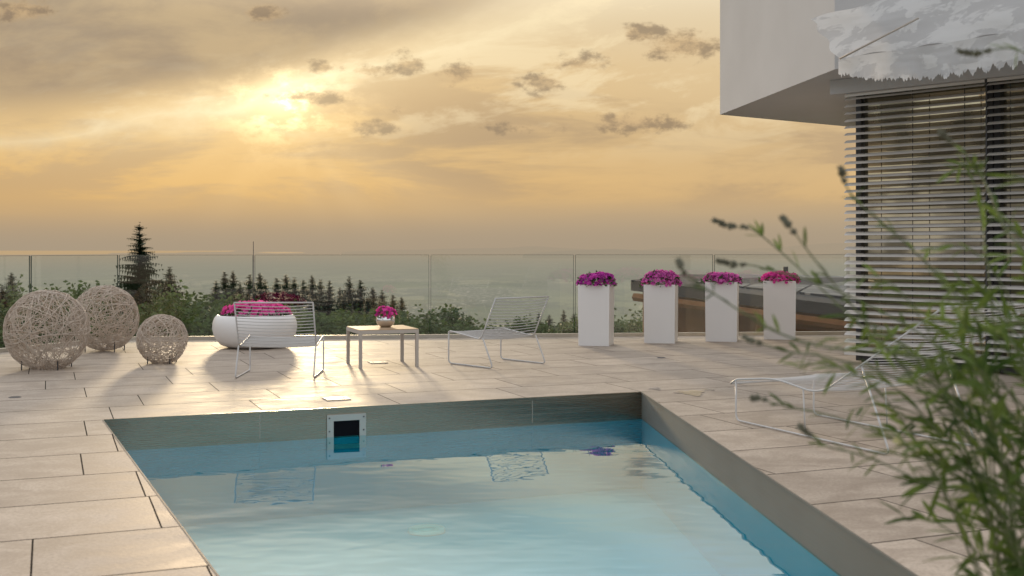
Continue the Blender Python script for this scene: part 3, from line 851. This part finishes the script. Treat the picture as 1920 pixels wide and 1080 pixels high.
def blind(s0, s1, label):
    root = thing('venetian_blind', wpt((s0+s1)/2, .17, 0), label, 'blind', 'external venetian blinds')
    L = s1-s0; mid = (s0+s1)/2; mb = MB(); n = 36; rng = random.Random(int(s0*10)+4)
    for i in range(n):
        zz = .16+i*(2.70-.16)/(n-1)
        tilt = R(25+rng.uniform(-3, 3))
        rows_ = []
        for k in range(5):
            a = (k/4-.5)*.080; cr = .009*(1-(2*k/4-1)**2)
            yy = a*math.cos(tilt)-cr*math.sin(tilt); zz2 = a*math.sin(tilt)+cr*math.cos(tilt)
            rows_.append((yy, zz2))
        dz = rng.uniform(-.004, .004)
        vs = [Vector(wpt(s, .17-yy, zz+z2+dz*(1 if s == s0 else -1))) for yy, z2 in rows_ for s in (s0, s1)]
        mb.add(vs, [(2*k, 2*k+1, 2*k+3, 2*k+2) for k in range(4)])
    mb.build('slats', M_slat, root, True)
    for f in (.14, .5, .86):
        mb = MB(); mb.tube([wpt(s0+L*f, .165, .1), wpt(s0+L*f, .165, 2.76)], .004, 5); mb.build('cord', M_cord, root)
    mb = MB(); mb.box(wpt(mid, .17, 2.735), (L, .05, .03), rzW); mb.build('head_rail', M_slat, root)
    mb = MB(); mb.box(wpt(mid, .17, .10), (L, .07, .025), rzW); mb.build('bottom_rail', M_slat, root)
    mb = MB(); mb.box(wpt(s1+.012, .17, 1.41), (.016, .03, 2.7), rzW); mb.build('guide_rail', M_dark, root)
blind(-.02, 1.43, 'wide grey slatted venetian blind at the left corner of the white house')
blind(1.455, 2.9, 'grey slatted venetian blind cut off by the right edge of the photo')

# awning
def wd(px):
    k = (px-960)/F; s = (k*A2.y-A2.x)/(dW.x-k*dW.y); return (A2+dW*s).y
aw = thing('awning', P(1572, 108, wd(1572)-.5), 'crumpled white net awning with ragged hem hanging over the blinds', 'awning')
rng = random.Random(9)
def interp(pts, px):
    for (a, ya), (b2, yb) in zip(pts, pts[1:]):
        if px <= b2: return ya+(yb-ya)*(px-a)/(b2-a)
    return pts[-1][1]
N1, N2 = 90, 14
mb = MB(); vs = []
for j in range(N2+1):
    for i in range(N1+1):
        f = i/N1; g_ = j/N2
        ax = 1520+(2080-1520)*f; ay = interp([(1520, 36), (1640, 2), (2080, -80)], ax)
        bx_ = 1572+(2080-1572)*f; by_ = interp([(1572, 110), (1750, 84), (2080, 30)], bx_)
        px = ax+(bx_-ax)*g_; py = ay+(by_-ay)*g_
        if i == 0: px += 5*math.sin(g_*14)
        d = wd(px)-.30-.30*g_+.035*math.sin(f*14+g_*3)*math.sin(g_*PI)
        q = P(px, py, d); q.z += .012*math.sin(f*30+g_*4); vs.append(q)
mb.add(vs, [(j*(N1+1)+i, j*(N1+1)+i+1, (j+1)*(N1+1)+i+1, (j+1)*(N1+1)+i) for j in range(N2) for i in range(N1)])
mb.build('canopy', M_awn, aw, True)
mb = MB(); vs = []
N1 = 260
for j in range(4):
    for i in range(N1+1):
        f = i/N1; px = 1572+(2080-1572)*f; top_y = interp([(1572, 110), (1750, 84), (2080, 30)], px)
        hem = interp([(1572, 136), (1640, 147), (1750, 143), (1870, 124), (2080, 88)], px)
        hem += 5*abs(math.sin(f*61))+4*math.sin(f*127+1)+(rng.uniform(-4, 4) if j == 3 else 0)
        py = top_y+(hem-top_y)*j/3
        d = wd(px)-.605-.04*j/3+.025*math.sin(f*45)*j/3
        vs.append(P(px, py, d))
mb.add(vs, [(j*(N1+1)+i, j*(N1+1)+i+1, (j+1)*(N1+1)+i+1, (j+1)*(N1+1)+i) for j in range(3) for i in range(N1)])
mb.build('valance', M_awn, aw, True)
mb = MB(); mb.tube([P(1575, 110, wd(1575)-.70), P(1722, 34, wd(1722)-.66)], .010, 8); mb.build('support_arm', M_tleg, aw, True)

# ------------------------------------------------------------------ neighbouring house below the terrace
nh = thing('neighbouring_house', P(1300, 560, 22), 'neighbouring timber house with low dark solar roof beyond the glass fence', 'house')
r0, r1, r2, r3 = P(1183, 525, 24), P(1720, 588, 19), P(1760, 520, 30), P(1275, 514, 33)
mb = MB(); tk = Vector((0, 0, .22))
mb.add([r0, r1, r2, r3, r0-tk, r1-tk, r2-tk, r3-tk], [(0, 1, 2, 3), (7, 6, 5, 4), (0, 4, 5, 1), (1, 5, 6, 2), (2, 6, 7, 3), (3, 7, 4, 0)])
rf = mb.build('roof', M_roof, nh)
def rl(a, b2): return (r0*(1-a)+r1*a)*(1-b2)+(r3*(1-a)+r2*a)*b2
for i in range(4):
    a0 = .24+i*.19; a1 = a0+.18
    q = [rl(a0, .12), rl(a1, .12), rl(a1, .88), rl(a0, .88)]
    mb = MB(); up_ = Vector((0, 0, .06)); dn2 = Vector((0, 0, .02))
    mb.add([p+up_ for p in q]+[p+dn2 for p in q], [(0, 1, 2, 3), (4, 5, 1, 0), (5, 6, 2, 1), (6, 7, 3, 2), (7, 4, 0, 3)])
    sp = mb.build('solar_panel', M_solar, nh); sp.parent = rf
mb = MB()
wq = [rl(.10, .12), rl(1.0, .10), rl(1.0, .9), rl(.12, .85)]
vs = [p-tk-Vector((0, 0, .02)) for p in wq]+[Vector((p.x, p.y, -5)) for p in wq]
mb.add(vs, [(0, 1, 5, 4), (1, 2, 6, 5), (2, 3, 7, 6), (3, 0, 4, 7)]); mb.build('wall', M_timber, nh)
for a in (.06, .5):
    q0 = rl(a, .03)-tk; mb = MB(); mb.tube([q0, Vector((q0.x, q0.y, -4))], .09, 6); mb.build('post', M_timber, nh)
mb = MB(); q0 = rl(.02, -.01)-Vector((0, 0, .34)); q1 = rl(1, -.01)-Vector((0, 0, .34)); mb.tube([q0, q1], .09, 6); mb.build('eave_beam', M_timber, nh)
qc = P(1473, 512, 27); mb = MB(); mb.tube([(qc.x, qc.y, qc.z-.5), (qc.x, qc.y, EYE-(500-HY)*27/F)], .06, 10); mb.build('flue_pipe', M_dark, nh)

# ------------------------------------------------------------------ trees
def conifer(H, seed, whorls=44, rad=.24, sparse=0.0, segs=4, wl=.36, pw=.75, tip=.010, tw=.75):
    rng = random.Random(seed)
    tr_ = MB(); tr_.tube([(0, 0, 0), (.02*H*rng.uniform(-.2, .2), 0, H*.5), (0, 0, H*.985)], [H*.016, H*.009, H*.001], 6)
    cr = MB()
    for i in range(whorls):
        t_ = (i/(whorls-1))**tw; z_ = H*(.08+.91*t_)
        Rb = H*rad*(1-t_)**pw*rng.uniform(.70, 1.15)+H*tip
        nb_ = rng.randint(7, 10); a0 = rng.uniform(0, 6.28)
        for b_ in range(nb_):
            if rng.random() < sparse: continue
            a = a0+2*PI*b_/nb_+rng.uniform(-.25, .25); L = Rb*rng.uniform(.6, 1.2)
            d = Vector((math.cos(a), math.sin(a), 0)); sd = Vector((-d.y, d.x, 0))
            up_ = .45*t_-.15+rng.uniform(-.15, .15); droop = rng.uniform(.15, .5)*(1-t_*.5)
            zj = rng.uniform(-.008, .008)*H
            def pt(s): return Vector((0, 0, z_+zj))+d*L*s+Vector((0, 0, L*(up_*s-droop*s*s)))
            zz = H*.005+L*.05
            cr.add([pt(0)+sd*zz, pt(.5)+sd*zz*1.5, pt(1), pt(.5)-sd*zz*1.5, pt(0)-sd*zz], [(0, 1, 2, 3, 4)])
            for k in range(segs):
                s = (k+.6)/segs; tl_ = L*wl*(1.1-.75*s)*rng.uniform(.7, 1.2)
                for sg in (-1, 1):
                    q = pt(s); e = q+(d*.55+sd*sg*.8)*tl_+Vector((0, 0, -tl_*rng.uniform(.05, .45)))
                    wv = d*tl_*.30
                    cr.add([q-wv, q+wv, e], [(0, 1, 2)])
                    cr.add([q-wv*.8, q+wv, q+d*tl_*.15+Vector((0, 0, -tl_*rng.uniform(.6, 1.4)))], [(0, 1, 2)])
    return tr_, cr
def decid(H, seed, clumps=90, per=64, leaf=.30):
    rng = random.Random(seed); tr_ = MB()
    tr_.tube([(0, 0, 0), (.1, .05, H*.3), (0, .1, H*.55), (.1, 0, H*.8)], [H*.025, H*.018, H*.011, H*.003], 7)
    cr = MB()
    for i in range(clumps):
        a = rng.uniform(0, 6.28); e = rng.uniform(-.85, 1.0); rr_ = rng.uniform(.5, 1.0)
        c_ = Vector((math.cos(a)*math.sqrt(max(0, 1-e*e*.8))*H*.36*rr_, math.sin(a)*math.sqrt(max(0, 1-e*e*.8))*H*.36*rr_, H*.60+e*H*.36*rr_))
        if i < 10: tr_.tube([(0, .05, H*rng.uniform(.25, .5)), c_*.5+Vector((0, 0, H*.25)), c_*.92], [H*.008, H*.005, H*.0015], 5)
        cs = H*rng.uniform(.065, .115)
        for _ in range(per):
            q = c_+Vector((rng.gauss(0, .5), rng.gauss(0, .5), rng.gauss(0, .42)))*cs
            d = Vector((rng.gauss(0, 1), rng.gauss(0, 1), rng.gauss(0, .8))).normalized(); s = d.orthogonal().normalized(); l = leaf*rng.uniform(.5, 1.25)
            cr.add([q, q+d*l*.5+s*l*.38, q+d*l, q+d*l*.5-s*l*.38], [(0, 1, 2, 3)])
    return tr_, cr
def place(proto, px, pytop, d, H0, rng, label, cat, group, first, wide=1.0):
    top_ = P(px, pytop, d); gz = ground_z(d)-.2; Hh = top_.z-gz; s = Hh/H0
    loc = (top_.x, d, gz); sw = s*wide*rng.uniform(.85, 1.2)
    if first[0]:
        first[0] = False; o_ = proto; o_.location = loc; o_.scale = (sw, sw, s); o_['label'] = label; o_['group'] = group
    else: o_ = dup(proto, loc, rng.uniform(0, 6.28), (sw, sw, s), label, group)
    return o_
CON = []
for k in range(3):
    tr_, cr = conifer(10, 40+k, whorls=52, rad=.26, pw=.82, tip=.014, wl=.42, tw=.62); r_ = thing('spruce_tree', (0, 0, 0), '', 'tree'); tr_.build('trunk', M_bark, r_); cr.build('crown', M_conifer, r_); CON.append((r_, [True]))
DEC = []
for k in range(3):
    tr_, cr = decid(9, 60+k); r_ = thing('broadleaf_tree', (0, 0, 0), '', 'tree'); tr_.build('trunk', M_bark, r_); cr.build('crown', M_decid, r_); DEC.append((r_, [True]))
rng = random.Random(77)
cons = [(405,532,85),(421,514,90),(437,513,95),(450,535,88),(468,519,90),(487,517,88),(497,530,95),(519,526,90),(536,520,92),(552,526,88),(569,530,95),(585,521,92),
        (601,530,97),(618,531,90),(637,544,92),(655,524,85),(676,530,85),(699,544,90),(716,550,92),(737,558,95),(753,562,96),(838,598,110),(857,585,110),(880,596,110),
        (1010,592,120),(1057,586,120),(1076,594,115),(318,506,70),(302,528,72),(22,516,55),(4,540,50),(870,604,100),(1120,594,110),(1030,596,118),
        (478,545,70),(530,548,72),(580,556,70),(645,552,78),(690,562,80),(712,568,82),(800,592,95)]
for i, (px, py, d) in enumerate(cons):
    pr, fl = CON[i % 3]
    if px < 330: lb, gp = 'dark spruce among the trees beyond the glass fence, behind the woven balls', 'spruces behind the woven balls'
    elif px < 600: lb, gp = 'dark spruce in the conifer row behind the white flower bowl and left chair', 'spruces behind the flower bowl'
    elif px < 800: lb, gp = 'dark spruce in the conifer row behind the low table', 'spruces behind the low table'
    else: lb, gp = 'small dark spruce tip on the slope behind the right chair', 'spruces behind the right chair'
    place(pr, px, py-6, d, 10, rng, lb, 'tree', gp, fl, 1.05)
decs = [(100,522,52),(60,548,48),(30,558,46),(140,545,52),(178,512,62),(212,548,55),(255,560,44),(285,548,54),(330,545,58),(362,528,62),(385,545,60),(345,562,46),(305,566,44),(425,556,60),(455,566,58),
        (500,562,62),(545,574,60),(590,566,66),(625,576,62),(660,570,68),(695,578,68),(726,576,72),(765,582,76),(800,572,82),(818,582,85),(780,596,70),(840,598,75),(870,602,75),(570,588,56),(640,590,58),
        (905,600,88),(930,604,84),(960,600,92),(985,598,90),(1000,602,84),(1022,594,88),(1042,596,90),(1062,598,86),(1160,584,84),(1192,576,88),(1215,588,80),(1290,594,44),(1300,604,40),(1085,600,80),(1112,596,82)]
for i, (px, py, d) in enumerate(decs):
    pr, fl = DEC[i % 3]
    if px < 300: lb, gp = 'leafy green tree beyond the glass fence, behind the woven balls', 'leafy trees behind the woven balls'
    elif px < 480: lb, gp = 'leafy green tree beyond the glass fence, behind the white flower bowl', 'leafy trees behind the flower bowl'
    elif px < 830: lb, gp = 'leafy green tree below the conifer row behind the low table', 'leafy trees behind the low table'
    elif px < 1130: lb, gp = 'low leafy treetop just above the terrace edge behind the right chair', 'treetops behind the right chair'
    else: lb, gp = 'leafy treetop behind the tall white planters', 'treetops behind the tall planters'
    place(pr, px, py, d, 9, rng, lb, 'tree', gp, fl, 1.25)
# tall fir
tr_, cr = conifer(10, 91, whorls=46, rad=.30, sparse=.24, segs=8, wl=.28, pw=.72, tip=.006)
r_ = thing('fir_tree', (0, 0, 0), 'tall fir tree rising above the horizon behind the woven balls', 'tree'); tr_.build('trunk', M_bark, r_); cr.build('crown', M_conifer, r_)
place(r_, 262, 414, 52, 10, random.Random(1), 'tall fir tree rising above the horizon behind the woven balls', 'tree', 'lone tall fir', [True], 1.05)

# ------------------------------------------------------------------ foreground shrub and lavender
rng = random.Random(21)
base = Vector((.98, 2.05, 0))
mb = MB(); pts = [(base.x+.5*math.cos(a)*(1+.1*math.sin(3*a)), base.y+.45*math.sin(a), .005) for a in [2*PI*k/28 for k in range(28)]]
mb.poly(pts); tag(mb.build('planting_bed', M_soil), kind='structure')
shrub = thing('leafy_shrub', base, 'leafy green shrub with narrow leaves in the right foreground', 'shrub')
sm, lm = MB(), MB()
def leaf(mb, p, d, L, w_l, rng):
    d = d.normalized(); s = d.cross(Vector((0, 0, 1)))
    if s.length < .1: s = Vector((1, 0, 0))
    s = Matrix.Rotation(rng.uniform(-1.0, 1.0), 3, d) @ s.normalized(); up_ = s.cross(d)
    bend = rng.uniform(-.45, .1)
    def c_(k): return p+d*L*k+up_*(-abs(bend))*L*k*k*.6
    rows_ = [(0, .2), (.3, .9), (.6, 1.0), (.86, .62), (1, .08)]
    vs = []
    for k, ww in rows_:
        vs += [c_(k)-s*w_l*ww+up_*w_l*.35*ww, c_(k), c_(k)+s*w_l*ww+up_*w_l*.35*ww]
    fs = []
    for i in range(4): fs += [(i*3, i*3+1, i*3+4, i*3+3), (i*3+1, i*3+2, i*3+5, i*3+4)]
    mb.add(vs, fs)
def lb_(py): return interp([(150, 1890), (300, 1870), (440, 1800), (540, 1700), (650, 1660), (760, 1650), (860, 1670), (960, 1730), (1080, 1820), (1300, 1850)], py)
def stem(b0, tip, n_leaf, L, start=.35, arch=0.0, smb=sm, lmb=lm):
    mid = b0*.40+tip*.60; mid.z = b0.z+(tip.z-b0.z)*(.80+arch); mid += Vector((rng.gauss(.08, .05), rng.gauss(0, .06), 0))
    pth = []
    for k in range(13):
        a = k/12; pth.append(b0*(1-a)**2+mid*2*a*(1-a)+tip*a*a)
    smb.tube(pth, [.0026*(1-.65*k/12) for k in range(13)], 5)
    for k in range(n_leaf):
        a = start+(1-start)*(k+rng.random())/n_leaf; i = min(11, int(a*12)); f = a*12-i
        p = pth[i]*(1-f)+pth[i+1]*f; tg = (pth[i+1]-pth[i]).normalized()
        d = tg*.85+Vector((rng.gauss(-.08, .55), rng.gauss(0, .55), rng.gauss(-.05, .40)))
        leaf(lmb, p, d, L*rng.uniform(.55, 1.25), L*rng.uniform(.065, .10), rng)
for i in range(54):
    py = rng.uniform(510, 1150); left = lb_(py); d = rng.uniform(1.75, 2.4)
    px = left+abs(rng.gauss(0, 1))*150
    if px > 2150: px = 1950
    tip = P(px, py, d); b0 = base+Vector((rng.gauss(.14, .12), rng.gauss(0, .16), .0))
    b0.x = min(b0.x+.0, 1.40)
    if tip.z < .35: continue
    stem(b0, tip, 20, .064, .48, rng.uniform(.05, .34))
for px, py in ((1640, 640), (1640, 850), (1690, 970), (1790, 320), (1580, 590), (1850, 420), (1740, 470), (1900, 330), (1550, 700), (1590, 770), (1490, 690), (1880, 480), (1530, 640), (1610, 520), (1900, 430)):
    stem(base+Vector((rng.gauss(.08, .06), rng.gauss(0, .1), 0)), P(px, py, rng.uniform(1.9, 2.3)), 14, .050, .55, rng.uniform(.15, .35))
sm.build('stem', M_stem, shrub, True); lm.build('foliage', M_shrub, shrub, True)

lav = thing('lavender', base+Vector((.05, .25, 0)), 'thin arching lavender stems with dark flower spikes reaching left across the terrace', 'plant')
lsm, llm = MB(), MB()
lavs = [[(1930, 900), (1700, 690), (1560, 560), (1450, 460), (1405, 428), (1370, 424), (1338, 412)],
        [(1930, 960), (1760, 770), (1620, 600), (1530, 490), (1500, 450), (1485, 430), (1466, 408)],
        [(1940, 760), (1800, 560), (1680, 440), (1620, 390), (1590, 355), (1582, 335), (1577, 316)],
        [(1930, 820), (1760, 650), (1570, 545), (1440, 505), (1400, 496), (1375, 496), (1345, 488)],
        [(1930, 1000), (1740, 860), (1590, 790), (1490, 765), (1450, 756), (1430, 748), (1410, 746)],
        [(1930, 1020), (1720, 900), (1620, 855), (1560, 840), (1530, 825), (1515, 812), (1500, 800)],
        [(1940, 900), (1700, 720), (1560, 672), (1480, 660), (1440, 648), (1420, 642), (1395, 632)],
        [(1950, 800), (1500, 640), (1400, 590), (1330, 545), (1295, 525), (1280, 508), (1272, 488)],
        [(2050, 400), (1990, 200), (1950, 120), (1900, 92), (1860, 94), (1830, 100), (1798, 96)],
        [(1960, 640), (1880, 420), (1840, 330), (1810, 290), (1790, 272), (1776, 260), (1762, 248)]]
for si, pxs in enumerate(lavs):
    d0 = rng.uniform(1.9, 2.2)
    pts = [P(px, py, d0+.1*(1-i/5)*rng.uniform(-1, 1)) for i, (px, py) in enumerate(pxs)]
    pts = [Vector((base.x+.12, base.y+.15, .02))]+pts
    sm_pts = []
    for i in range(len(pts)-1):
        a, b2, c2, d2 = pts[max(0, i-1)], pts[i], pts[i+1], pts[min(len(pts)-1, i+2)]
        for k in range(6):
            t_ = k/6
            sm_pts.append(.5*((2*b2)+(c2-a)*t_+(2*a-5*b2+4*c2-d2)*t_*t_+(3*b2-a-3*c2+d2)*t_**3))
    sm_pts.append(pts[-1])
    n_ = len(sm_pts)
    lsm.tube(sm_pts, [.0022-.0012*k/n_ for k in range(n_)], 5)
    sp = MB(); tail = sm_pts[-13:] if si in (0, 3, 8) else sm_pts[-10:]
    nt_ = len(tail)
    gaps = {2, 3} if nt_ < 12 else {2, 3, 6}
    for i, q in enumerate(tail[:-1]):
        if i in gaps: continue
        nx = tail[i+1]; fat = .60+.45*math.sin(PI*min(1, (i+1)/nt_))
        for kk in range(2):
            pq = q.lerp(nx, kk/2+rng.uniform(0, .3)); tg = (nx-q).normalized(); o1 = tg.orthogonal().normalized()
            for m_ in range(4):
                rd = Matrix.Rotation(m_*PI*.5+rng.uniform(-.5, .5), 3, tg) @ o1
                l = rng.uniform(.006, .012)*fat
                e = pq+(rd*.75+tg*.65)*l
                sp.tube([pq, pq.lerp(e, .55), e], [.0011, .0026*fat, .0006], 5)
    sp.build('flower_spike', M_bud, lav, True)
    for k in range(16):
        i = rng.randint(6, n_-16); tg = (sm_pts[i+1]-sm_pts[i]).normalized()
        leaf(llm, sm_pts[i], tg+Vector((rng.gauss(0, .5), rng.gauss(0, .5), rng.gauss(0, .5))), rng.uniform(.025, .045), .003, rng)
lsm.build('stem', M_stem, lav, True); llm.build('foliage', M_shrub, lav, True)
